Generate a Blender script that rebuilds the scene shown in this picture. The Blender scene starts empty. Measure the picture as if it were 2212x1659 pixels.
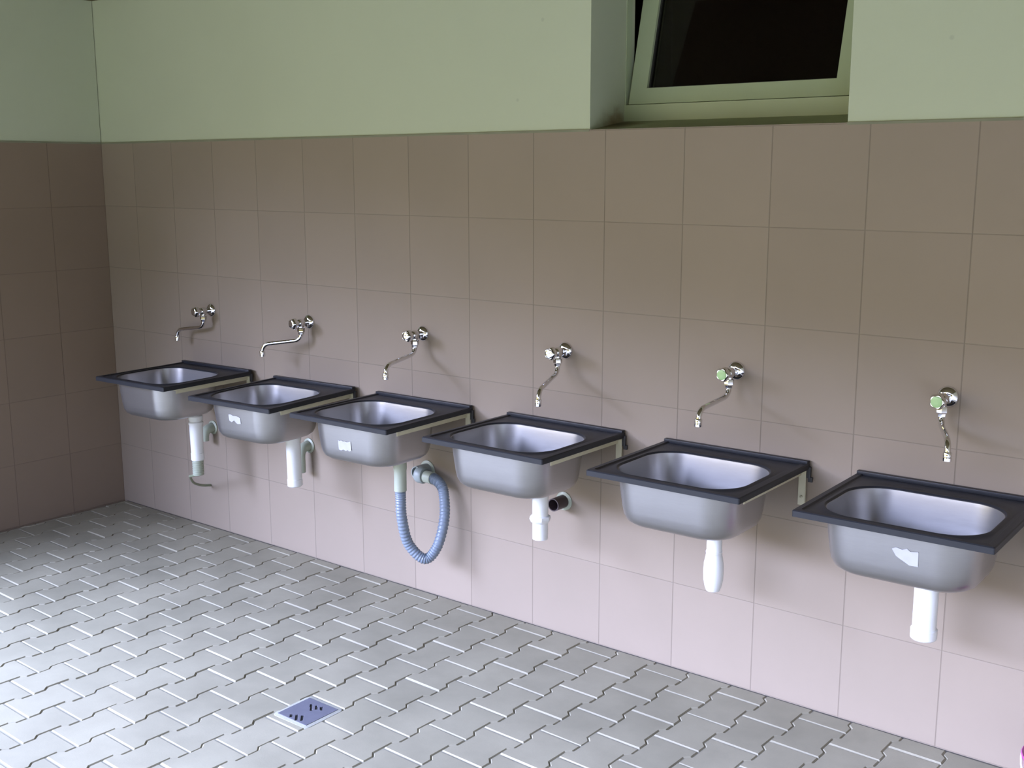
import bpy, bmesh, math, random
from mathutils import Vector, Matrix
random.seed(7)
S = bpy.context.scene
COL = S.collection

# ------------------------------------------------------------------ camera
cam_d = bpy.data.cameras.new('camera')
cam = bpy.data.objects.new('camera', cam_d)
COL.objects.link(cam)
Rv = Vector((0.7842, 0.6205, -0.0013)); Fv = Vector((-0.6099, 0.7705, -0.1852)).normalized()
Rv = (Rv - Fv * Rv.dot(Fv)).normalized(); Uv = Rv.cross(Fv)
cam.matrix_world = Matrix(((Rv.x, Uv.x, -Fv.x, 1.04906), (Rv.y, Uv.y, -Fv.y, -3.55551), (Rv.z, Uv.z, -Fv.z, 1.85805), (0, 0, 0, 1)))
cam_d.sensor_width = 36.0
cam_d.lens = 2454.92 / 2212 * 36.0
cam_d.clip_start = 0.05
S.camera = cam

# ------------------------------------------------------------------ exposure
S.view_settings.view_transform = 'Standard'
S.view_settings.look = 'None'
S.view_settings.gamma = 1.0
S.view_settings.exposure = 0.38
S.view_settings.use_curve_mapping = False

# ------------------------------------------------------------------ sky (overcast, brightest low in one quarter)
world = bpy.data.worlds.new('sky'); S.world = world
world.use_nodes = True
nt = world.node_tree; nt.nodes.clear()
def wn(t, **k):
    n = nt.nodes.new(t)
    for a, b in k.items(): setattr(n, a, b)
    return n
tc = wn('ShaderNodeTexCoord'); sep = wn('ShaderNodeSeparateXYZ')
nt.links.new(tc.outputs['Generated'], sep.inputs[0])
ramp = wn('ShaderNodeValToRGB'); ramp.color_ramp.interpolation = 'LINEAR'
mr = wn('ShaderNodeMapRange'); mr.inputs['From Min'].default_value = -0.2; mr.inputs['From Max'].default_value = 0.8
nt.links.new(sep.outputs['Z'], mr.inputs['Value']); nt.links.new(mr.outputs[0], ramp.inputs[0])
def rp(z): return (z + 0.2) / 1.0
els = [(rp(0.0), (0.065, 0.055, 0.02, 1)), (rp(0.215), (0.07, 0.056, 0.018, 1)), (rp(0.245), (0.86, 0.97, 1.52, 1)),
       (rp(0.35), (0.84, 0.97, 1.60, 1)), (rp(0.8), (0.58, 0.75, 1.2, 1))]
cr = ramp.color_ramp
cr.elements[0].position = els[0][0]; cr.elements[0].color = els[0][1]
cr.elements[1].position = els[-1][0]; cr.elements[1].color = els[-1][1]
for p, c in els[1:-1]:
    e = cr.elements.new(p); e.color = c
dp = wn('ShaderNodeVectorMath', operation='DOT_PRODUCT')
LD = Vector((-0.70, -0.69, 0.46)).normalized()
dp.inputs[1].default_value = LD
nt.links.new(tc.outputs['Generated'], dp.inputs[0])
lobe = wn('ShaderNodeMapRange'); lobe.interpolation_type = 'SMOOTHERSTEP'
lobe.inputs['From Min'].default_value = 0.6; lobe.inputs['From Max'].default_value = 1.0
lobe.inputs['To Min'].default_value = 3.6; lobe.inputs['To Max'].default_value = 38.0
nt.links.new(dp.outputs['Value'], lobe.inputs['Value'])
bg = wn('ShaderNodeBackground'); out = wn('ShaderNodeOutputWorld')
nt.links.new(ramp.outputs[0], bg.inputs['Color']); nt.links.new(lobe.outputs[0], bg.inputs['Strength'])
nt.links.new(bg.outputs[0], out.inputs[0])

# ------------------------------------------------------------------ helpers
def tag(o, label=None, cat=None, group=None, kind=None):
    if label: o['label'] = label
    if cat: o['category'] = cat
    if group: o['group'] = group
    if kind: o['kind'] = kind
    return o
def empty(name, loc, rz=0.0):
    o = bpy.data.objects.new(name, None); COL.objects.link(o)
    o.location = loc; o.rotation_euler = (0, 0, rz); o.empty_display_size = 0.1
    return o
def obj(name, bm, mats, parent=None, smooth=None):
    bmesh.ops.recalc_face_normals(bm, faces=bm.faces)
    me = bpy.data.meshes.new(name); bm.to_mesh(me); bm.free()
    for m in (mats if isinstance(mats, (list, tuple)) else [mats]): me.materials.append(m)
    if smooth is not None:
        for p in me.polygons: p.use_smooth = True
        me.set_sharp_from_angle(angle=math.radians(smooth))
    o = bpy.data.objects.new(name, me); COL.objects.link(o)
    if parent: o.parent = parent
    return o
def box(bm, x0, x1, y0, y1, z0, z1, mi=0, bev=0.0):
    vs = [bm.verts.new((x, y, z)) for z in (z0, z1) for y in (y0, y1) for x in (x0, x1)]
    fs = []
    for q in ((0, 2, 3, 1), (4, 5, 7, 6), (0, 1, 5, 4), (2, 6, 7, 3), (0, 4, 6, 2), (1, 3, 7, 5)):
        f = bm.faces.new([vs[i] for i in q]); f.material_index = mi; fs.append(f)
    if bev > 0:
        es = list({e for f in fs for e in f.edges})
        bmesh.ops.bevel(bm, geom=es, offset=bev, segments=2, profile=0.6, affect='EDGES')
def ring(bm, pts): return [bm.verts.new(p) for p in pts]
def bridge(bm, a, b, mi=0, smooth=True):
    n = len(a)
    for i in range(n):
        f = bm.faces.new((a[i], a[(i + 1) % n], b[(i + 1) % n], b[i])); f.material_index = mi; f.smooth = smooth
def loops(bm, ls, cap0=False, cap1=False, mi=0):
    rs = [ring(bm, l) for l in ls]
    for a, b in zip(rs, rs[1:]): bridge(bm, a, b, mi)
    if cap0: bm.faces.new(rs[0]).material_index = mi
    if cap1: bm.faces.new(rs[-1]).material_index = mi
    return rs
def lathe(bm, prof, origin=(0, 0, 0), axis=(0, 0, 1), n=28, cap0=True, cap1=True, mi=0):
    ax = Vector(axis).normalized(); o = Vector(origin)
    u = ax.orthogonal().normalized(); v = ax.cross(u)
    ls = [[o + ax * h + (u * math.cos(2 * math.pi * k / n) + v * math.sin(2 * math.pi * k / n)) * max(r, 1e-5) for k in range(n)] for r, h in prof]
    loops(bm, ls, cap0, cap1, mi)
def smooth_path(pts, rad=None, sub=10):
    P = [Vector(p) for p in pts]; out = []
    P = [P[0] * 2 - P[1]] + P + [P[-1] * 2 - P[-2]]
    for i in range(1, len(P) - 2):
        a, b, c, d = P[i - 1:i + 3]
        for k in range(sub):
            t = k / sub
            out.append(0.5 * ((2 * b) + (c - a) * t + (2 * a - 5 * b + 4 * c - d) * t * t + (3 * b - a - 3 * c + d) * t ** 3))
    out.append(P[-2]); return out
def tube(bm, path, r, n=16, cap=True, mi=0):
    path = [Vector(p) for p in path]; ls = []
    t0 = (path[1] - path[0]).normalized(); u = t0.orthogonal().normalized()
    for i, p in enumerate(path):
        t = (path[min(i + 1, len(path) - 1)] - path[max(i - 1, 0)]).normalized()
        u = (u - t * u.dot(t)).normalized(); v = t.cross(u)
        rr = r(i / (len(path) - 1)) if callable(r) else r
        ls.append([p + (u * math.cos(2 * math.pi * k / n) + v * math.sin(2 * math.pi * k / n)) * rr for k in range(n)])
    loops(bm, ls, cap, cap, mi)
def bent(pts, radius, sub=8):
    """polyline with rounded corners"""
    P = [Vector(p) for p in pts]; out = [P[0]]
    for a, b, c in zip(P, P[1:], P[2:]):
        d1 = (a - b); d2 = (c - b); r = min(radius, d1.length * (0.9 if a is P[0] else 0.49), d2.length * (0.9 if c is P[-1] else 0.49))
        s = b + d1.normalized() * r; e = b + d2.normalized() * r
        for k in range(sub + 1):
            t = k / sub; out.append(s * (1 - t) ** 2 + b * 2 * t * (1 - t) + e * t * t)
    out.append(P[-1]); return out

# ------------------------------------------------------------------ materials
def mat(name):
    m = bpy.data.materials.new(name); m.use_nodes = True
    t = m.node_tree; b = t.nodes['Principled BSDF']; return m, t, b
def N(t, typ, **k):
    n = t.nodes.new(typ)
    for a, v in k.items(): setattr(n, a, v)
    return n
def noise(t, scale, detail=3, rough=0.55, vec=None):
    n = N(t, 'ShaderNodeTexNoise'); n.inputs['Scale'].default_value = scale
    n.inputs['Detail'].default_value = detail; n.inputs['Roughness'].default_value = rough
    if vec is not None: t.links.new(vec, n.inputs['Vector'])
    return n
def mixc(t, fac, a, b, mode='MIX'):
    n = N(t, 'ShaderNodeMix', data_type='RGBA', blend_type=mode)
    for s, v in ((n.inputs[0], fac), (n.inputs[6], a), (n.inputs[7], b)):
        if hasattr(v, 'is_linked') or hasattr(v, 'links'): t.links.new(v, s)
        else: s.default_value = v if not isinstance(v, (tuple, list)) else (*v[:3], 1)
    return n.outputs[2]
def math_n(t, op, a, b=None, c=None):
    n = N(t, 'ShaderNodeMath', operation=op)
    for i, v in enumerate((a, b, c)):
        if v is None: continue
        if hasattr(v, 'links'): t.links.new(v, n.inputs[i])
        else: n.inputs[i].default_value = v
    return n.outputs[0]
def simple(name, col, rough=0.5, metal=0.0, var=0.08, scale=12, bump=0.0, spec=0.5):
    m, t, b = mat(name)
    tcn = N(t, 'ShaderNodeTexCoord')
    n = noise(t, scale, 3, 0.55, tcn.outputs['Object'])
    a = tuple(c * (1 - var) for c in col); d = tuple(min(1, c * (1 + var)) for c in col)
    t.links.new(mixc(t, n.outputs['Fac'], a, d), b.inputs['Base Color'])
    b.inputs['Roughness'].default_value = rough; b.inputs['Metallic'].default_value = metal
    b.inputs['Specular IOR Level'].default_value = spec
    if bump:
        bn = N(t, 'ShaderNodeBump'); bn.inputs['Strength'].default_value = bump; bn.inputs['Distance'].default_value = 0.002
        n2 = noise(t, scale * 12, 3, 0.6, tcn.outputs['Object'])
        t.links.new(n2.outputs['Fac'], bn.inputs['Height']); t.links.new(bn.outputs[0], b.inputs['Normal'])
    return m

def tile_mat(name, axis, pitch, off, pitch_z, off_z, col):
    m, t, b = mat(name)
    g = N(t, 'ShaderNodeNewGeometry'); sp = N(t, 'ShaderNodeSeparateXYZ'); t.links.new(g.outputs['Position'], sp.inputs[0])
    def cell(sock, pt, of):
        q = math_n(t, 'DIVIDE', math_n(t, 'SUBTRACT', sock, of), pt)
        fl = math_n(t, 'FLOOR', q); fr = math_n(t, 'SUBTRACT', q, fl)
        d = math_n(t, 'MULTIPLY', math_n(t, 'MINIMUM', fr, math_n(t, 'SUBTRACT', 1.0, fr)), pt)
        return fl, d
    fx, dx = cell(sp.outputs[axis], pitch, off); fz, dz = cell(sp.outputs['Z'], pitch_z, off_z)
    cv = N(t, 'ShaderNodeCombineXYZ'); t.links.new(fx, cv.inputs[0]); t.links.new(fz, cv.inputs[1])
    wn_ = N(t, 'ShaderNodeTexWhiteNoise', noise_dimensions='3D'); t.links.new(cv.outputs[0], wn_.inputs['Vector'])
    def line(d, w):
        mp = N(t, 'ShaderNodeMapRange', interpolation_type='SMOOTHSTEP')
        mp.inputs['From Min'].default_value = w * 0.5; mp.inputs['From Max'].default_value = w * 1.5
        mp.inputs['To Min'].default_value = 1.0; mp.inputs['To Max'].default_value = 0.0
        t.links.new(d, mp.inputs['Value']); return mp.outputs[0]
    gx = line(dx, 0.0018); gz = line(dz, 0.0015)
    gr = math_n(t, 'MAXIMUM', gx, math_n(t, 'MULTIPLY', gz, 0.7))
    base = mixc(t, wn_.outputs['Value'], col, tuple(c * 1.055 for c in col))
    n = noise(t, 2.2, 4, 0.6, g.outputs['Position'])
    base = mixc(t, n.outputs['Fac'], mixc(t, 1.0, base, (0.93, 0.94, 0.93), 'MULTIPLY'), mixc(t, 1.0, base, (1.06, 1.05, 1.06), 'MULTIPLY'))
    ngr = noise(t, 5, 3, 0.6, g.outputs['Position'])
    gf = math_n(t, 'MULTIPLY', gr, math_n(t, 'MULTIPLY_ADD', ngr.outputs['Fac'], 0.7, 0.38))
    t.links.new(mixc(t, gf, base, tuple(c * 0.62 for c in col)), b.inputs['Base Color'])
    b.inputs['Roughness'].default_value = 0.5
    b.inputs['Specular IOR Level'].default_value = 0.12
    bn = N(t, 'ShaderNodeBump'); bn.inputs['Strength'].default_value = 0.5; bn.inputs['Distance'].default_value = 0.0015
    t.links.new(math_n(t, 'SUBTRACT', 1.0, gr), bn.inputs['Height']); t.links.new(bn.outputs[0], b.inputs['Normal'])
    return m
M = {}
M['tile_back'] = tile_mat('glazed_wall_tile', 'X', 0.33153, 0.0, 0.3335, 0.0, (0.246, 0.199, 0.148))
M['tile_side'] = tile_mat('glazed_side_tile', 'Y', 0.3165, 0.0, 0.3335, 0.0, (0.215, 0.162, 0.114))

def plaster_mat(name, col):
    m, t, b = mat(name)
    g = N(t, 'ShaderNodeNewGeometry')
    n = noise(t, 1.3, 4, 0.6, g.outputs['Position']); n2 = noise(t, 90, 3, 0.6, g.outputs['Position'])
    base = mixc(t, n.outputs['Fac'], tuple(c * 0.95 for c in col), tuple(c * 1.05 for c in col))
    vo = N(t, 'ShaderNodeTexVoronoi'); vo.inputs['Scale'].default_value = 5.2; t.links.new(g.outputs['Position'], vo.inputs['Vector'])
    mp = N(t, 'ShaderNodeMapRange'); mp.inputs['From Min'].default_value = 0.025; mp.inputs['From Max'].default_value = 0.05
    mp.inputs['To Min'].default_value = 0.3; mp.inputs['To Max'].default_value = 0.0
    t.links.new(vo.outputs['Distance'], mp.inputs['Value'])
    t.links.new(mixc(t, mp.outputs[0], base, (0.25, 0.25, 0.2)), b.inputs['Base Color'])
    b.inputs['Roughness'].default_value = 0.85
    bn = N(t, 'ShaderNodeBump'); bn.inputs['Strength'].default_value = 0.15; bn.inputs['Distance'].default_value = 0.002
    t.links.new(n2.outputs['Fac'], bn.inputs['Height']); t.links.new(bn.outputs[0], b.inputs['Normal'])
    return m
M['plaster'] = plaster_mat('green_white_plaster', (0.43, 0.462, 0.318))
M['bounce_wall'] = plaster_mat('bounce_white_plaster', (0.66, 0.66, 0.60))
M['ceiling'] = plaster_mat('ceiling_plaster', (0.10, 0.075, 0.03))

def paver_mat():
    m, t, b = mat('concrete_paver')
    g = N(t, 'ShaderNodeNewGeometry')
    n = noise(t, 3.0, 4, 0.6, g.outputs['Position']); n2 = noise(t, 160, 4, 0.7, g.outputs['Position'])
    n3 = noise(t, 0.9, 3, 0.5, g.outputs['Position'])
    c = mixc(t, g.outputs['Random Per Island'], (0.240, 0.225, 0.150), (0.274, 0.256, 0.172))
    nf = N(t, 'ShaderNodeMapRange'); nf.inputs['From Min'].default_value = 0.3; nf.inputs['From Max'].default_value = 0.7; t.links.new(n.outputs['Fac'], nf.inputs['Value'])
    c = mixc(t, nf.outputs[0], mixc(t, 1.0, c, (0.80, 0.78, 0.77), 'MULTIPLY'), mixc(t, 1.0, c, (1.14, 1.12, 1.14), 'MULTIPLY'))
    c = mixc(t, math_n(t, 'MULTIPLY', n3.outputs['Fac'], 0.4), c, mixc(t, 1.0, c, (1.0, 0.93, 0.97), 'MULTIPLY'))
    c = mixc(t, math_n(t, 'MULTIPLY', n2.outputs['Fac'], 0.5), c, (0.185, 0.175, 0.135))
    t.links.new(c, b.inputs['Base Color']); b.inputs['Roughness'].default_value = 0.7
    b.inputs['Specular IOR Level'].default_value = 0.3
    bn = N(t, 'ShaderNodeBump'); bn.inputs['Strength'].default_value = 0.25; bn.inputs['Distance'].default_value = 0.001
    t.links.new(n2.outputs['Fac'], bn.inputs['Height']); t.links.new(bn.outputs[0], b.inputs['Normal'])
    return m
M['paver'] = paver_mat()
M['sand'] = simple('joint_sand', (0.24, 0.225, 0.17), 0.9, 0, 0.3, 20)
M['dirt'] = simple('dark_dirt', (0.07, 0.065, 0.05), 0.95, 0, 0.6, 9)
M['mortar'] = simple('grey_mortar', (0.27, 0.265, 0.215), 0.85, 0, 0.15, 18, 0.4)
M['grass'] = simple('warm_bounce_soil_and_grass', (0.20, 0.16, 0.055), 0.95, 0, 0.4, 3)  # unseen ground, toned warm for the light it bounces onto the wall
M['frame'] = simple('window_frame_paint', (0.36, 0.41, 0.26), 0.4, 0, 0.05, 6)
M['sill'] = simple('sill_plaster', (0.33, 0.36, 0.22), 0.8, 0, 0.25, 5, 0.2)
def add_stain(m, p, r0, r1, col):
    t = m.node_tree; b = t.nodes['Principled BSDF']; g = N(t, 'ShaderNodeNewGeometry')
    ds = N(t, 'ShaderNodeVectorMath', operation='DISTANCE'); ds.inputs[1].default_value = p
    nz = noise(t, 14, 4, 0.6, g.outputs['Position'])
    t.links.new(g.outputs['Position'], ds.inputs[0])
    mp = N(t, 'ShaderNodeMapRange', interpolation_type='SMOOTHSTEP'); mp.inputs['From Min'].default_value = r0; mp.inputs['From Max'].default_value = r1
    mp.inputs['To Min'].default_value = 1.0; mp.inputs['To Max'].default_value = 0.0
    t.links.new(math_n(t, 'MULTIPLY_ADD', math_n(t, 'SUBTRACT', nz.outputs['Fac'], 0.5), 0.12, ds.outputs['Value']), mp.inputs['Value'])
    old = b.inputs['Base Color'].links[0].from_socket
    t.links.new(mixc(t, mp.outputs[0], old, col), b.inputs['Base Color'])
add_stain(M['sill'], (-1.37, 0.14, 2.01), 0.02, 0.16, (0.12, 0.09, 0.04))
add_stain(M['plaster'], (-1.40, 0.17, 2.0), 0.01, 0.12, (0.20, 0.15, 0.08))
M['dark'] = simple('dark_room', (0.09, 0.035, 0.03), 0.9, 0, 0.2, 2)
M['gasket_and_shade'] = simple('black_gasket_and_shade', (0.015, 0.015, 0.015), 0.6)
M['white_pvc'] = simple('white_pvc', (0.66, 0.66, 0.62), 0.25, 0, 0.03, 8)
M['grey_pvc'] = simple('grey_plastic', (0.26, 0.29, 0.27), 0.4, 0, 0.08, 8)
M['pale_pvc'] = simple('pale_greenish_plastic', (0.34, 0.37, 0.28), 0.4, 0, 0.08, 8)
M['olive'] = simple('olive_rubber', (0.20, 0.22, 0.14), 0.5, 0, 0.15, 20)
M['hose'] = simple('blue_grey_corrugated_plastic', (0.17, 0.205, 0.245), 0.3, 0, 0.06, 14)
M['cream'] = simple('cream_painted_steel', (0.48, 0.45, 0.31), 0.5, 0, 0.12, 20)
M['pale_plate'] = simple('pale_painted_plate', (0.62, 0.66, 0.56), 0.45, 0, 0.1, 14)
M['black'] = simple('black_steel', (0.03, 0.03, 0.03), 0.45)
M['brown'] = simple('dark_brown_plastic', (0.045, 0.03, 0.03), 0.4)
M['sticker'] = simple('sticker_residue', (0.36, 0.355, 0.36), 0.7, 0, 0.1, 40)
M['magenta'] = simple('magenta_plastic', (0.33, 0.05, 0.20), 0.35, 0, 0.08, 8)
M['cap_reflection'] = simple('cap_green_reflection', (0.30, 0.46, 0.19), 0.3, 0, 0.1, 60)  # reflection of the greenery outside, painted as the cap's colour
M['drain_steel'] = simple('drain_steel', (0.10, 0.10, 0.12), 0.6, 0.1, 0.15, 30)
M['rim'] = None
def rim_mat():
    m, t, b = mat('dark_rim_enamel')
    tcn = N(t, 'ShaderNodeTexCoord')
    n = noise(t, 9, 4, 0.6, tcn.outputs['Object']); n2 = noise(t, 260, 2, 0.6, tcn.outputs['Object'])
    t.links.new(mixc(t, n.outputs['Fac'], (0.012, 0.013, 0.015), (0.021, 0.022, 0.025)), b.inputs['Base Color'])
    b.inputs['Roughness'].default_value = 0.42; b.inputs['Specular IOR Level'].default_value = 0.3
    bn = N(t, 'ShaderNodeBump'); bn.inputs['Strength'].default_value = 0.12; bn.inputs['Distance'].default_value = 0.001
    t.links.new(n2.outputs['Fac'], bn.inputs['Height']); t.links.new(bn.outputs[0], b.inputs['Normal'])
    return m
M['rim'] = rim_mat()
def steel_mat(name, col, rough, metal):
    m, t, b = mat(name)
    tcn = N(t, 'ShaderNodeTexCoord'); mp = N(t, 'ShaderNodeMapping'); mp.inputs['Scale'].default_value = (3, 3, 40)
    t.links.new(tcn.outputs['Object'], mp.inputs[0])
    n = noise(t, 8, 4, 0.6, mp.outputs[0])
    t.links.new(mixc(t, n.outputs['Fac'], tuple(c * .94 for c in col), tuple(c * 1.04 for c in col)), b.inputs['Base Color'])
    r = N(t, 'ShaderNodeMapRange'); r.inputs['To Min'].default_value = rough - .05; r.inputs['To Max'].default_value = rough + .07
    t.links.new(n.outputs['Fac'], r.inputs['Value']); t.links.new(r.outputs[0], b.inputs['Roughness'])
    b.inputs['Metallic'].default_value = metal
    return m
M['bowl'] = steel_mat('brushed_stainless_steel', (0.36, 0.35, 0.335), 0.32, 0.9)
M['chrome'] = simple('polished_chrome', (0.78, 0.78, 0.80), 0.07, 1.0, 0.01)
def glass_mat():
    m, t, b = mat('window_glass')
    t.nodes.remove(b); tr = N(t, 'ShaderNodeBsdfTransparent'); tr.inputs[0].default_value = (0.55, 0.5, 0.5, 1)
    gl = N(t, 'ShaderNodeBsdfGlossy'); gl.inputs['Roughness'].default_value = 0.03
    fr = N(t, 'ShaderNodeFresnel'); fr.inputs[0].default_value = 1.45
    mx = N(t, 'ShaderNodeMixShader'); t.links.new(fr.outputs[0], mx.inputs[0]); t.links.new(tr.outputs[0], mx.inputs[1]); t.links.new(gl.outputs[0], mx.inputs[2])
    t.links.new(mx.outputs[0], t.nodes['Material Output'].inputs[0]); b = None
    return m
M['glass'] = glass_mat()

# ------------------------------------------------------------------ setting
XL, XR, YF, ZC = -4.603, 2.0, -4.3, 2.74
WX0, WX1, WZ0, WZ1, WD = -1.399, -0.409, 2.002, 2.72, 0.24
TOP = 2.004
bm = bmesh.new()
# tiled band: 8 mm in front of the plaster
box(bm, XL - 0.3, XR + 0.3, 0.0, 0.02, -0.15, TOP, 0)
# plaster band around the window opening
P0 = 0.004
def slab(x0, x1, z0, z1, mi=1): box(bm, x0, x1, P0, 0.30, z0, z1, mi)
slab(XL - 0.3, WX0, TOP, 3.0); slab(WX1, XR + 0.3, TOP, 3.0); slab(WX0, WX1, WZ1, 3.0)
box(bm, XL - 0.3, XR + 0.3, 0.02, 0.30, -0.15, TOP - 0.002, 1)
tag(obj('wall_back', bm, [M['tile_back'], M['plaster']]), 'long wall of beige tiles with green-white plaster above', kind='structure')
bm = bmesh.new()
YW = -2.2
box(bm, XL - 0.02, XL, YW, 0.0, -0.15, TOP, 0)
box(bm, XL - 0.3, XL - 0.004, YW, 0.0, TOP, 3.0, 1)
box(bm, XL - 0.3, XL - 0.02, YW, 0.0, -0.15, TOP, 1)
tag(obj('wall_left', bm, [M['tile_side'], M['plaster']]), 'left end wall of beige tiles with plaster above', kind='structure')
bm = bmesh.new(); box(bm, XR, XR + 0.3, YF, 0.0, -0.15, 3.0)  # unseen wall, set here to block light and kept white to bounce it
tag(obj('wall_right', bm, M['bounce_wall']), 'unseen right end wall, placed and whitened to shape the light', kind='structure')
bm = bmesh.new(); box(bm, XL - 0.3, XR + 0.3, YF, 0.3, ZC, ZC + 0.15)
box(bm, XL - 0.3, XR + 0.3, YF, YF + 0.2, 2.44, ZC)  # unseen front beam, added to keep sky light off the upper tiles
tag(obj('ceiling', bm, M['ceiling']), 'flat roof slab over the wash area, plus an unseen front beam added to block sky light', kind='structure')
# thin dark olive strip along the top of the tiles
bm = bmesh.new(); box(bm, XL, WX0, -0.0015, P0, TOP - 0.007, TOP + 0.001, 0); box(bm, WX1, XR, -0.0015, P0, TOP - 0.007, TOP + 0.001, 0)
box(bm, XL - 0.004, XL + 0.0015, YW, 0, TOP - 0.007, TOP + 0.001, 0)
M['bead'] = simple('dark_olive_strip', (0.19, 0.19, 0.12), 0.85, 0, 0.35, 8)
tag(obj('trim_1', bm, M['bead']), 'thin dark olive strip along the top edge of the tiles', kind='structure')

# floor: bedding + interlocking I-shaped pavers
bm = bmesh.new()
box(bm, XL + 0.026, XR + 0.3, YF - 0.6, 0.01, -0.25, -0.0042, 1); box(bm, XL - 0.3, XL + 0.026, YF - 0.6, 0.01, -0.25, -0.05, 2)
O0 = Vector((-2.6956, -1.7321)); A1 = Vector((0.1611, 0.1022)); A2 = Vector((0.0055, 0.2085))
ey = A2.normalized(); ex = Vector((ey.y, -ey.x))
def paver_outline(cx, cy, ins):
    """double-T block: wide ends, narrow waist; ins shrinks it"""
    L = A2.length / 2 - 0.002 - ins
    wv, nv = 0.0880 - ins, 0.0705 - ins
    # half wide at the ends for |v| > .062, narrow for |v| < .036
    a, b_ = 0.060 + ins * 0.4, 0.042 + ins * 0.4
    pts = [(-wv, -L), (wv, -L), (wv, -a), (nv, -b_), (nv, b_), (wv, a), (wv, L), (-wv, L), (-wv, a), (-nv, b_), (-nv, -b_), (-wv, -a)]
    return [(cx + ex.x * u + ey.x * v, cy + ex.y * u + ey.y * v) for u, v in pts]
pb = bmesh.new()
jit = random.Random(3)
for i in range(-24, 42):
    for j in range(-46, 40):
        c = O0 + A1 * i + A2 * j + ex * 0.084 + ey * (A2.length / 2)
        if not (XL - 0.2 < c.x < XR + 0.1 and YF - 0.5 < c.y < 0.15): continue
        dz = jit.uniform(-0.0012, 0.0012)
        tx, ty = jit.uniform(-0.006, 0.006), jit.uniform(-0.006, 0.006)
        def P(o, z): return [(x, y, z + dz + (x - c.x) * tx + (y - c.y) * ty) for x, y in o]
        o0 = paver_outline(c.x, c.y, 0.0); o1 = paver_outline(c.x, c.y, 0.0048)
        rs = [ring(pb, P(o0, -0.03)), ring(pb, P(o0, -0.0055)), ring(pb, P(o1, 0.0))]
        bridge(pb, rs[0], rs[1], 0, False); bridge(pb, rs[1], rs[2], 0, False); pb.faces.new(rs[2])
for co, no in (((0, -0.011, 0), (0, 1, 0)), ((XL + 0.027, 0, 0), (-1, 0, 0)), ((XR - 0.01, 0, 0), (1, 0, 0))):
    r = bmesh.ops.bisect_plane(pb, geom=pb.verts[:] + pb.edges[:] + pb.faces[:], plane_co=co, plane_no=no, clear_outer=True)
tmp = bpy.data.meshes.new('tmp'); pb.to_mesh(tmp); pb.free(); bm.from_mesh(tmp); bpy.data.meshes.remove(tmp)
floor = tag(obj('floor', bm, [M['paver'], M['sand'], M['dirt']]), 'pale grey interlocking concrete pavers', kind='structure')
bm = bmesh.new(); box(bm, XL + 0.03, XR - 0.01, -0.011, 0.0, -0.004, -0.002)
tag(obj('trim_2', bm, M['dirt']), 'line of dark dirt between the pavers and the tiled wall', kind='structure')
bm = bmesh.new(); box(bm, -40, 40, -60, YF - 0.6, -0.4, -0.03)
tag(obj('ground', bm, M['grass']), 'open ground beyond the paved wash area', kind='structure')

# window: opening, sill, fixed frame, inward tilted sash, dark room behind
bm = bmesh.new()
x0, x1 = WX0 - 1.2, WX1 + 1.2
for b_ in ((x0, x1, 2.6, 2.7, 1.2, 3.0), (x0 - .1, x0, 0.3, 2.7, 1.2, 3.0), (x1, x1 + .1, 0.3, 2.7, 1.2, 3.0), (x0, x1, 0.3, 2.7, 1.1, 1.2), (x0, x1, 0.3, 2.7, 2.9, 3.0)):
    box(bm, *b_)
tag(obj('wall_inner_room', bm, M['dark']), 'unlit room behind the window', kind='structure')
w = empty('window_1', (0, 0, 0)); tag(w, 'green-white framed window with its pane tilted inwards over a dark room', kind='structure')
bm = bmesh.new()
prof = [(P0, TOP - 0.001), (WD, 2.041), (WD, 1.99), (P0, 1.99)]
a = ring(bm, [(WX0, y, z) for y, z in prof]); c = ring(bm, [(WX1, y, z) for y, z in prof])
bridge(bm, a, c, 0, False); bm.faces.new(a); bm.faces.new(c)
obj('window_sill', bm, M['sill'], w)
bm = bmesh.new()
box(bm, WX0, WX1, WD - 0.005, WD + 0.055, 2.03, 2.101)
box(bm, WX0 - 0.0, WX0 + 0.004, WD - 0.0, WD + 0.035, 2.101, WZ1); box(bm, WX1 - 0.076, WX1, WD - 0.005, WD + 0.055, 2.101, WZ1)
box(bm, WX0 + 0.012, WX1 - 0.076, WD - 0.005, WD + 0.055, WZ1 - 0.03, WZ1)
obj('window_frame', bm, M['frame'], w)
sash = empty('tilted_sash', (0, WD, 2.104)); sash.parent = w; sash.rotation_euler = (math.radians(-13.2), 0, 0)
SX0, SX1, SH = WX0 + 0.016, WX1 - 0.077, 0.60
bm = bmesh.new()
SW, SB = 0.072, 0.060
for (a0, a1, b0, b1) in ((SX0, SX1, 0, SB), (SX0, SX1, SH - SB, SH), (SX0, SX0 + SW, SB, SH - SB), (SX1 - SW, SX1, SB, SH - SB)):
    box(bm, a0, a1, 0.0, 0.05, b0, b1)
# slim glazing bead
for (a0, a1, b0, b1) in ((SX0 + SW, SX1 - SW, SB, SB + .006), (SX0 + SW, SX0 + SW + .006, SB, SH - SB), (SX1 - SW - .006, SX1 - SW, SB, SH - SB)):
    box(bm, a0, a1, 0.012, 0.03, b0, b1, 1)
obj('sash_frame', bm, [M['frame'], M['gasket_and_shade']], sash)
bm = bmesh.new(); box(bm, SX0 + SW - 0.004, SX1 - SW + 0.004, 0.020, 0.024, SB - 0.004, SH - SB + 0.004)
obj('pane', bm, M['glass'], sash)

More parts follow.
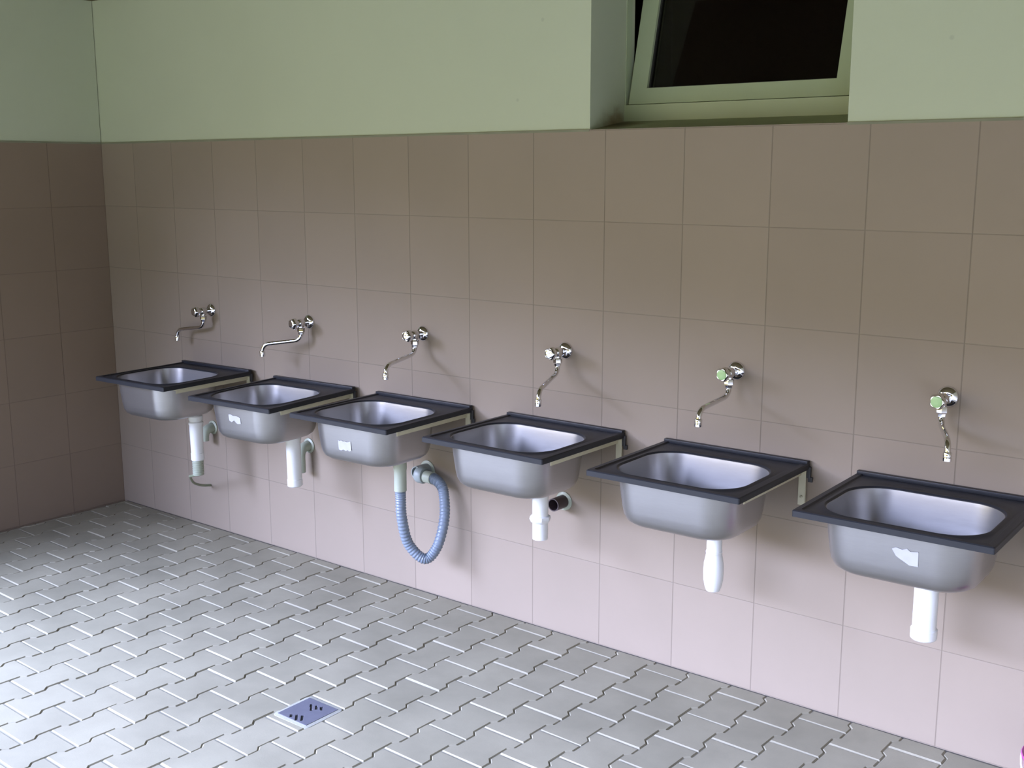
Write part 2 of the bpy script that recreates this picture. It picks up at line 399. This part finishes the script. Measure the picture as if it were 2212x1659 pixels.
# ------------------------------------------------------------------ sinks
def rrect(cx, cy, hx, hy, r, z, n=16):
    """rounded rectangle, 4*(n+1) points counter-clockwise from the right side's lower arc"""
    pts = []
    for (sx, sy, a0) in ((1, -1, -90), (1, 1, 0), (-1, 1, 90), (-1, -1, 180)):
        for k in range(n + 1):
            a = math.radians(a0 + 90 * k / n)
            pts.append((cx + sx * (hx - r) + r * math.cos(a), cy + sy * (hy - r) + r * math.sin(a), z))
    return pts
def lerp_loop(A, B, t): return [tuple(a + (b - a) * t for a, b in zip(p, q)) for p, q in zip(A, B)]
OX, OY, OHX, OHY, OR = 0.0, -0.308, 0.232, 0.186, 0.115
RW, RD = 0.283, 0.532      # half width, depth
def make_rim():
    bm = bmesh.new()
    hy = RD / 2
    def R(ins, z, r=0.006): return rrect(0, -hy, RW - ins, hy - ins, max(r, 0.002), z)
    opening = lambda grow, z: rrect(OX, OY, OHX + grow, OHY + grow, OR + grow, z)
    ls = [R(0.006, -0.020, .003), R(0.0, -0.020), R(0.0, -0.003), R(0.003, 0.0, .005), R(0.020, 0.001, .005), R(0.024, -0.0035, .006),
          lerp_loop(R(0.024, -0.0035), opening(0.012, -0.0035), 0.5),
          opening(0.016, -0.0035), opening(0.010, 0.000), opening(0.004, 0.000), opening(0.0, -0.004), opening(-0.001, -0.010), opening(0.003, -0.010),
          opening(0.012, -0.007), R(0.012, -0.007, .003), R(0.006, -0.012, .003)]
    rs = loops(bm, ls)
    bridge(bm, rs[-1], rs[0])
    # raised back ledge against the wall
    box(bm, -RW + 0.002, RW - 0.002, -0.022, -0.001, -0.002, 0.009, 0, 0.002)
    return bm
def make_bowl():
    bm = bmesh.new(); D = 0.192
    def L(ins, z, r=None): return rrect(OX, OY, OHX - ins, OHY - ins, max((r if r else OR) - ins * 0.6, 0.02), z)
    ins = [(-0.006, -0.0045), (0.002, -0.006), (0.004, -0.02), (0.010, -0.08), (0.016, -0.13), (0.021, -0.155), (0.030, -0.173), (0.044, -0.184), (0.062, -0.189)]
    ls = [L(a, z) for a, z in ins]
    dx, dy = 0.040, -0.215
    dring = lambda r, z: [(dx + r * math.cos(a), dy + r * math.sin(a), z) for a in
                          [math.atan2(p[1] - OY, p[0] - OX) for p in ls[-1]]]
    target = dring(0.045, -0.1925)
    for t in (0.35, 0.7): ls.append(lerp_loop(ls[8], target, t))
    ls.append(target); ls.append(dring(0.040, -0.196)); ls.append(dring(0.018, -0.1965))
    th = 0.0015
    outer = []
    for k, l in enumerate(ls):
        cx, cy = (OX, OY) if k < 9 else (dx, dy)
        o_ = []
        for p in l:
            d = Vector((p[0] - cx, p[1] - cy)); dl = d.length or 1
            s = th if k < 7 else 0
            o_.append((p[0] + d.x / dl * s, p[1] + d.y / dl * s, p[2] - (th if k > 4 else 0)))
        outer.append(o_)
    a = loops(bm, ls); b_ = loops(bm, outer)
    bridge(bm, a[0], b_[0]); bridge(bm, a[-1], b_[-1])
    return bm
def make_drain():
    bm = bmesh.new()
    lathe(bm, [(0.0, -0.1935), (0.012, -0.1935), (0.014, -0.1945), (0.034, -0.1945), (0.039, -0.1925), (0.041, -0.1950), (0.030, -0.205), (0.0, -0.205)], (0.040, -0.215, 0), n=32, cap0=False, cap1=False)
    return bm
def make_bracket(s):
    """folded steel angle: arm under the rim and a leg down the wall"""
    bm = bmesh.new()
    xo = s * (RW - 0.030)
    x_a, x_b = sorted((xo, xo + s * 0.020))
    box(bm, x_a, x_b, -RD + 0.075, -0.002, -0.0275, -0.0205, 0, 0.0008)
    box(bm, min(xo, xo + s * .003), max(xo, xo + s * .003), -RD + 0.09, -0.002, -0.045, -0.0265)
    x_a, x_b = sorted((xo - s * 0.006, xo + s * 0.020))
    box(bm, x_a, x_b, -0.010, -0.001, -0.150, -0.0265, 0, 0.001)
    lathe(bm, [(0.0, 0), (0.005, 0), (0.005, 0.003), (0.0, 0.004)], ((x_a + x_b) / 2, -0.010, -0.12), (0, -1, 0), 10, False, False)
    return bm
def make_clip():
    bm = bmesh.new()
    box(bm, RW - 0.008, RW + 0.006, -0.012, -0.001, -0.052, -0.012, 0, 0.002)
    box(bm, RW - 0.004, RW + 0.012, -0.008, -0.001, -0.066, -0.048, 0, 0.002)
    return bm
me_cache = {}
def part(name, key, mk, mats, parent, smooth=None):
    if key not in me_cache:
        o = obj(name, mk(), mats, parent, smooth); me_cache[key] = o; return o
    c = me_cache[key].copy(); c.name = name; COL.objects.link(c); c.parent = parent
    return c
PY = -0.215
PXS = [0.084, 0.068, 0.050, 0.040, 0.040, 0.024]
def pipe_part(name, prof, parent, m='white_pvc', n=28):
    bm = bmesh.new(); k = SK.index(parent if parent in SK else parent.parent); lathe(bm, prof, (PXS[k], PY, 0), n=n, cap0=False, cap1=False); return obj(name, bm, M[m], parent, 40)
def hollow(r0, z0, r1, z1, extra=()):
    """outer profile top->bottom then back up inside"""
    return [(r0, z0)] + list(extra) + [(r1, z1), (r1 - 0.003, z1), (r1 - 0.004, z1 + 0.004), (r1 - 0.004, z1 + 0.03), (0.0, z1 + 0.03)]
def sticker(parent, pts, lab):
    """thin patch that follows the bowl's front wall; pts are (x, z) relative to the sink"""
    bm = bmesh.new(); n = len(pts)
    def yy(z):
        ins = 0.004 + (-z - 0.02) * 0.1
        return OY - (OHY - ins) - 0.0022
    f = ring(bm, [(x, yy(z) - 0.0006, z) for x, z in pts]); b_ = ring(bm, [(x, yy(z) + 0.0002, z) for x, z in pts])
    bridge(bm, f, b_, 0, False); bm.faces.new(f); bm.faces.new(b_)
    o = obj('sticker_residue', bm, M['sticker'], parent); o['label'] = lab; return o
SZ = 0.882
sinks = [(-3.645, -0.030, 'dark-rimmed steel sink nearest the corner, thin hooked hose tail under it'),
         (-2.918, -0.030, 'dark-rimmed steel sink second from the corner, faint label mark on its bowl'),
         (-2.238, -0.014, 'dark-rimmed steel sink drained by a looping blue-grey hose'),
         (-1.494, -0.006, 'dark-rimmed steel sink with a collared white drain pipe beside a dark wall stub'),
         (-0.753, -0.008, 'dark-rimmed steel sink with a bulging bottle-shaped white drain pipe'),
         (-0.020, -0.009, 'nearest dark-rimmed steel sink, torn white label on its bowl, thick white drain pipe')]
rots = [0.050, 0.060, 0.028, 0.008, 0.015, 0.02]
scl = [0.905, 0.910, 0.955, 0.985, 0.985, 1.0]
pit = [0.0, 0.012, 0.0, -0.005, 0.0, 0.0]
SK = []
for i, ((sx, sy, lab), rz) in enumerate(zip(sinks, rots)):
    s = empty('wall_sink', (sx, sy, SZ), rz)
    tag(s, lab, 'sink', 'wash sinks in a row on the tiled wall'); SK.append(s)
    s.rotation_euler = (pit[i], 0, rz); s.scale = (scl[i], 1, 1)
    part('rim', 'rim', make_rim, M['rim'], s, 35)
    part('bowl', 'bowl', make_bowl, M['bowl'], s, 50)
    part('drain_fitting', 'drainf', make_drain, M['chrome'], s, 35)
    for sd in (-1, 1): part('support_bracket', 'br%d' % sd, lambda: make_bracket(sd), M['cream'], s)
    part('wall_clip', 'clip', make_clip, M['black'], s)
ZB = -0.205
def local(k, p):
    s = SK[k]; c, n_ = math.cos(-s.rotation_euler.z), math.sin(-s.rotation_euler.z)
    x, y = p[0] - s.location.x, p[1] - s.location.y
    return Vector(((c * x - n_ * y) / s.scale.x, n_ * x + c * y, p[2] - s.location.z))
# drain pipes
p = pipe_part('drain_pipe', [(0.0, ZB)] + [(0.030, ZB), (0.036, ZB - .006), (0.036, ZB - .022), (0.031, ZB - .030), (0.037, ZB - 0.036), (0.037, ZB - .044), (0.0345, ZB - .05)] + hollow(0.0345, ZB - .06, 0.031, -0.432)[1:], SK[0])
pipe_part('collar', [(0.0315, -0.395), (0.0335, -0.396), (0.0335, -0.428), (0.0315, -0.429)], p)
bm = bmesh.new()
rib = []
for k in range(9):
    z = -0.43 - k * 0.009; rib += [(0.026, z), (0.029, z - 0.0025), (0.029, z - 0.005), (0.026, z - 0.007)]
rib.append((0.018, -0.512)); rib.append((0.0, -0.512))
lathe(bm, rib, (PXS[0], PY, 0), cap0=False, cap1=False)
rb = obj('corrugated_tail', bm, M['pale_pvc'], SK[0], 40); rb['label'] = 'pale translucent corrugated tail'
bm = bmesh.new()
HOOK = [(-3.640, -0.228, 0.350), (-3.686, -0.200, 0.332), (-3.746, -0.140, 0.279), (-3.782, -0.070, 0.243), (-3.789, -0.004, 0.227)]
tube(bm, smooth_path([Vector((PXS[0], PY, -0.508))] + [local(0, v) for v in HOOK]), 0.0065, 10)
th_ = obj('thin_hose', bm, M['olive'], SK[0], 60); th_['label'] = 'thin olive hose hooking back to the wall'
p = pipe_part('drain_pipe', [(0.0, ZB), (0.033, ZB), (0.0385, ZB - .006), (0.0385, ZB - .02), (0.035, ZB - .026)] + hollow(0.035, ZB - .03, 0.034, -0.430)[1:], SK[1])
pipe_part('collar', [(0.034, -0.405), (0.0362, -0.407), (0.0362, -0.436), (0.031, -0.440), (0.030, -0.436)], p)
# hose on the third sink
LOOP = [(-2.182, -0.225, 0.410), (-2.174, -0.195, 0.291), (-2.118, -0.155, 0.226), (-2.082, -0.115, 0.279), (-2.067, -0.085, 0.398), (-2.082, -0.070, 0.500), (-2.106, -0.066, 0.540), (-2.150, -0.062, 0.556), (-2.190, -0.058, 0.557)]
pipe_part('drain_pipe', [(0.0, ZB), (0.026, ZB), (0.029, ZB - .006), (0.029, ZB - .05), (0.027, ZB - .06), (0.027, ZB - .145), (0.0, ZB - .145)], SK[2], 'pale_pvc')
hp = smooth_path([Vector((PXS[2], PY, -0.320)), Vector((PXS[2], PY, -0.375))] + [local(2, v) for v in LOOP], sub=34)
bm = bmesh.new(); tube(bm, hp, lambda t: 0.0225 + 0.0016 * math.sin(t * 2 * math.pi * 78), 18)
hs = obj('drain_hose', bm, M['hose'], SK[2], 70); hs['label'] = 'blue-grey corrugated hose looping down and back up'
bm = bmesh.new(); tube(bm, [local(2, v) for v in [(-2.150, -0.062, 0.556), (-2.195, -0.058, 0.556)]], 0.027, 20)
obj('hose_collar', bm, M['pale_pvc'], hs, 40)
p = pipe_part('drain_pipe', [(0.0, ZB), (0.030, ZB), (0.035, ZB - .006), (0.035, ZB - .018), (0.0315, ZB - .024)] + hollow(0.0315, ZB - .03, 0.030, -0.412)[1:], SK[3])
pipe_part('collar', [(0.0315, -0.318), (0.040, -0.322), (0.042, -0.332), (0.036, -0.345), (0.0315, -0.348)], p, n=8)
p = pipe_part('drain_pipe', [(0.0, ZB), (0.025, ZB), (0.0265, ZB - .01), (0.0265, ZB - .10), (0.029, ZB - .115), (0.034, ZB - .14), (0.0355, ZB - .17), (0.034, ZB - .20), (0.029, ZB - .225), (0.024, ZB - .238), (0.019, ZB - .240), (0.018, ZB - .22), (0, ZB - .22)], SK[4])
pipe_part('collar', [(0.0265, ZB - .095), (0.0285, ZB - .097), (0.0285, ZB - .103), (0.0265, ZB - .105)], p)
p = pipe_part('drain_pipe', [(0.0, ZB), (0.034, ZB), (0.0355, ZB - .004)] + hollow(0.0355, ZB - .01, 0.0355, -0.420)[1:], SK[5])
pipe_part('collar', [(0.0355, -0.392), (0.0395, -0.396), (0.0395, -0.424), (0.036, -0.428), (0.034, -0.424)], p)
sticker(SK[5], [(0.000, -0.072), (0.012, -0.066), (0.030, -0.070), (0.042, -0.064), (0.052, -0.072), (0.074, -0.068), (0.074, -0.112), (0.050, -0.113), (0.030, -0.102), (0.012, -0.092)], 'torn white label residue')
sticker(SK[2], [(-0.040, -0.092), (-0.030, -0.093), (-0.020, -0.090), (-0.010, -0.094), (0.000, -0.091), (0.010, -0.094), (0.034, -0.088), (0.034, -0.126), (0.022, -0.131), (0.012, -0.126), (0.000, -0.132), (-0.012, -0.127), (-0.026, -0.133), (-0.040, -0.130)], 'small white label patch')
sticker(SK[1], [(-0.050, -0.066), (-0.030, -0.064), (-0.020, -0.070), (0.010, -0.068), (0.030, -0.074), (0.030, -0.100), (0.004, -0.104), (-0.016, -0.090), (-0.032, -0.100), (-0.050, -0.094)], 'faint white label residue')

# ------------------------------------------------------------------ wall outlets under the sinks
def outlet(x, z, m, lab, ln=0.05, r=0.028, name='wall_drain_outlet'):
    o = empty(name, (x, 0, z)); tag(o, lab, 'drain outlet')
    bm = bmesh.new(); lathe(bm, [(r, 0.001), (r, ln), (r - .004, ln), (r - .004, 0.01), (0, 0.01)], (0, 0, 0), (0, -1, 0), 24, False, False)
    obj('pipe_stub', bm, M[m], o, 40)
    bm = bmesh.new(); lathe(bm, [(r, 0.001), (r + .012, 0.001), (r + .012, 0.004), (r + .004, 0.008), (r, 0.008)], (0, 0, 0), (0, -1, 0), 28, False, False)
    obj('wall_flange', bm, M['pale_pvc'], o, 40); return o
outlet(-1.500, 0.560, 'brown', 'dark brown pipe stub in the wall behind the collared white pipe', 0.075, 0.026)
o = outlet(-2.236, 0.567, 'grey_pvc', 'grey pipe elbow in the wall that takes the looping hose', 0.075, 0.03)
bm = bmesh.new(); lathe(bm, [(0, 0), (0.036, 0), (0.038, 0.008), (0.038, 0.03), (0.034, 0.036), (0, 0.036)], (0, -0.058, -0.008), (1, 0, 0), 24, False, False)
obj('socket', bm, M['grey_pvc'], o, 40)
def elbow(x, z, lab, ln):
    o = empty('wall_drain_outlet', (x, 0, z)); tag(o, lab, 'drain outlet')
    bm = bmesh.new(); tube(bm, bent([(0, -0.001, 0), (0, -0.06, 0), (0, -0.06, -ln)], 0.045), 0.024, 20)
    obj('pipe_elbow', bm, M['pale_pvc'], o, 50)
    bm = bmesh.new(); lathe(bm, [(0.024, 0.001), (0.036, 0.001), (0.036, 0.005), (0.026, 0.009)], (0, 0, 0), (0, -1, 0), 28, True, False)
    obj('wall_flange', bm, M['pale_pvc'], o, 40); return o
elbow(-3.745, 0.545, 'pale plastic pipe elbow on the wall beside the corner sink pipe', 0.060)
elbow(-3.005, 0.560, 'pale plastic pipe elbow on the wall beside the second sink pipe', 0.120)

# ------------------------------------------------------------------ faucets
def make_faucet_meshes():
    d = {}
    bm = bmesh.new(); lathe(bm, [(0.0, 0.0), (0.034, 0.0), (0.034, 0.003), (0.030, 0.010), (0.020, 0.016), (0.013, 0.018), (0.0, 0.018)], (0, 0, 0), (0, -1, 0), 32, False, False)
    d['wall_plate'] = (bm, M['chrome'], 40)
    bm = bmesh.new(); lathe(bm, [(0.0, 0.014), (0.013, 0.014), (0.013, 0.030), (0.016, 0.034), (0.0185, 0.044), (0.0195, 0.055), (0.018, 0.066), (0.015, 0.070), (0.012, 0.072), (0.012, 0.086), (0.0, 0.086)], (0, 0, 0), (0, -1, 0), 28, False, False)
    lathe(bm, [(0.0, -0.005), (0.0125, -0.005), (0.0125, 0.028), (0.0105, 0.030), (0.0, 0.030)], (0, -0.052, 0), (0, 0, -1), 20, False, False)
    d['valve_body'] = (bm, M['chrome'], 40)
    bm = bmesh.new()
    # five-lobed hand knob
    n = 40; ls = []
    for rr, h in ((0.010, 0.080), (0.019, 0.082), (0.0235, 0.087), (0.0245, 0.095), (0.0235, 0.104), (0.019, 0.109), (0.0, 0.109)):
        ls.append([(max(rr, 1e-4) * (1 + 0.09 * math.cos(5 * 2 * math.pi * k / n)) * math.cos(2 * math.pi * k / n), -h, max(rr, 1e-4) * (1 + 0.09 * math.cos(5 * 2 * math.pi * k / n)) * math.sin(2 * math.pi * k / n)) for k in range(n)])
    loops(bm, ls, True, True); d['knob'] = (bm, M['chrome'], 40)
    bm = bmesh.new(); lathe(bm, [(0.0, 0.108), (0.0175, 0.108), (0.0175, 0.1105), (0.014, 0.1125), (0.005, 0.1115), (0.0, 0.1115)], (0, 0, 0), (0, -1, 0), 28, False, False)
    d['knob_cap'] = (bm, M['cap_reflection'], 40)
    return d
FM = make_faucet_meshes(); FO = {}
# x, z, swing angle of the spout from straight out (+ towards the right), height of the far bend, label
faucets = [(-3.711, 1.160, -84, 1.052, 'small chrome wall tap over the corner sink, spout swung flat to the left'),
           (-2.976, 1.160, -64, 1.053, 'chrome wall tap second from the corner, spout swung left along the wall'),
           (-2.252, 1.168, 5, 1.063, 'chrome wall tap over the sink with the looping hose'),
           (-1.499, 1.167, 15, 1.050, 'chrome wall tap above the sink with the collared white pipe'),
           (-0.764, 1.167, -2, 1.068, 'chrome wall tap with a green reflection painted on its knob, over the sink with bottle-shaped pipe'),
           (-0.037, 1.164, 24, 1.076, 'nearest chrome wall tap, green reflection painted on its knob, spout pointing at the viewer')]
for i, (x, z, an, ze, lab) in enumerate(faucets):
    f = empty('wall_tap', (x, 0, z)); tag(f, lab, 'tap', 'chrome taps on the tiled wall')
    made = {}
    for k, (bm, m, sm) in FM.items():
        if i == 0: o = obj(k, bm, m, None, sm); FO[k] = o
        else: o = FO[k].copy(); COL.objects.link(o)
        o.parent = made['knob'] if k == 'knob_cap' else f; made[k] = o
    if i >= 4:
        made['knob_cap']['label'] = 'knob cap with a painted green reflection'; made['knob_cap'].material_slots[0].link = 'DATA'
    else:
        sl = made['knob_cap'].material_slots[0]; sl.link = 'OBJECT'; sl.material = M['chrome']
    a = math.radians(an); d = Vector((math.sin(a), -math.cos(a), 0)); b0 = Vector((0, -0.052, 0))
    dz = ze - z
    bm = bmesh.new()
    pth = bent([b0 + Vector((0, 0, -0.030)), b0 + Vector((0, 0, -0.080)), b0 + d * 0.195 + Vector((0, 0, dz)), b0 + d * 0.198 + Vector((0, 0, dz - 0.044))], 0.036, 10)
    tube(bm, pth, 0.0092, 14); sp = obj('spout', bm, M['chrome'], f, 60)
    bm = bmesh.new(); lathe(bm, [(0.0, 0.024), (0.0150, 0.022), (0.0172, 0.026), (0.0172, 0.041), (0.013, 0.045), (0.0115, 0.054), (0.0, 0.050)], tuple(b0), (0, 0, -1), 6, False, False)
    obj('spout_nut', bm, M['chrome'], sp, 30)
    bm = bmesh.new(); e = b0 + d * 0.198 + Vector((0, 0, dz - 0.030))
    lathe(bm, [(0.0, 0.0), (0.0105, 0.0), (0.0130, 0.004), (0.0130, 0.014), (0.0108, 0.016), (0.0130, 0.018), (0.0128, 0.027), (0.0105, 0.028), (0.0, 0.026)], tuple(e), (0, 0, -1), 20, False, False)
    obj('aerator', bm, M['chrome'], sp, 35)

# ------------------------------------------------------------------ floor drain
dr = empty('floor_drain', (-1.797, -1.109, 0.0)); tag(dr, 'square steel floor drain plate with six slots in the pavers', 'floor drain')
bm = bmesh.new()
h, hm = 0.073, 0.088
# mortar collar around the plate
o_ = rrect(0, 0, hm, hm, 0.02, 0.0006, 4); i_ = rrect(0, 0, h + 0.001, h + 0.001, 0.002, 0.0025, 4); ib = rrect(0, 0, h + .001, h + .001, 0.002, -0.006, 4)
ob = rrect(0, 0, hm + 0.004, hm + 0.004, 0.024, -0.006, 4)
loops(bm, [ob, o_, i_, ib]); obj('mortar_surround', bm, M['mortar'], dr, 40)
# plate as a grid with slots left out
def slotted():
    bm = bmesh.new(); n = 48; cs = 2 * h / n; top = {}
    ang = math.radians(-45)
    slots = []
    for c in ((0.004, 0.034), (0.0, -0.048)):
        pass
    rows = [(-0.012, 0.0255), (0.002, 0.0365), (0.023, 0.042)], [(-0.021, -0.059), (0.005, -0.056), (0.022, -0.047)]
    for r, ln in zip(rows, ((0.026, 0.016, 0.014), (0.010, 0.020, 0.020))):
        for (cx, cy), l in zip(r, ln): slots.append((cx, cy, l))
    u = Vector((0.72, -0.69)).normalized(); v = Vector((-u.y, u.x))
    def hole(x, y):
        for cx, cy, l in slots:
            q = Vector((x - cx, y - cy))
            if abs(q.dot(u)) < l and abs(q.dot(v)) < 0.0052: return True
        return False
    V = {}
    def vert(i, j, z):
        k = (i, j, z)
        if k not in V: V[k] = bm.verts.new((-h + i * cs, -h + j * cs, z))
        return V[k]
    z1, z0 = 0.0035, 0.0
    solid = {(i, j): not hole(-h + (i + .5) * cs, -h + (j + .5) * cs) for i in range(n) for j in range(n)}
    for (i, j), s in solid.items():
        if not s: continue
        bm.faces.new([vert(i, j, z1), vert(i + 1, j, z1), vert(i + 1, j + 1, z1), vert(i, j + 1, z1)])
        for di, dj, e in ((-1, 0, ((i, j), (i, j + 1))), (1, 0, ((i + 1, j), (i + 1, j + 1))), (0, -1, ((i, j), (i + 1, j))), (0, 1, ((i, j + 1), (i + 1, j + 1)))):
            if not solid.get((i + di, j + dj), False):
                bm.faces.new([vert(*e[0], z1), vert(*e[1], z1), vert(*e[1], z0), vert(*e[0], z0)])
    return bm
obj('slotted_plate', slotted(), M['drain_steel'], dr)
bm = bmesh.new(); box(bm, -h + 0.001, h - 0.001, -h + .001, h - .001, 0.0003, 0.0008); obj('slot_shade_sheet', bm, M['gasket_and_shade'], dr)  # black sheet just below the plate, painting the shade inside the slots

# ------------------------------------------------------------------ magenta bucket cut by the frame's lower right corner
bk = empty('plastic_bucket', (0.452, -0.24, 0.0)); tag(bk, 'magenta plastic bucket cut off by the lower right corner', 'bucket')
bm = bmesh.new()
lathe(bm, [(0.0, 0.004), (0.100, 0.0005), (0.104, 0.006), (0.128, 0.20), (0.133, 0.200), (0.135, 0.206), (0.132, 0.210), (0.125, 0.207), (0.101, 0.010), (0.0, 0.010)], (0, 0, 0), (0, 0, 1), 40, False, False)
obj('bucket_body', bm, M['magenta'], bk, 40)
bm = bmesh.new(); tube(bm, [(0.134 * math.cos(t), -0.134 * math.sin(t) * 0.75, 0.20 - 0.10 * math.sin(t)) for t in [math.pi * k / 20 for k in range(21)]], 0.003, 8)
obj('handle', bm, M['white_pvc'], bk, 60)
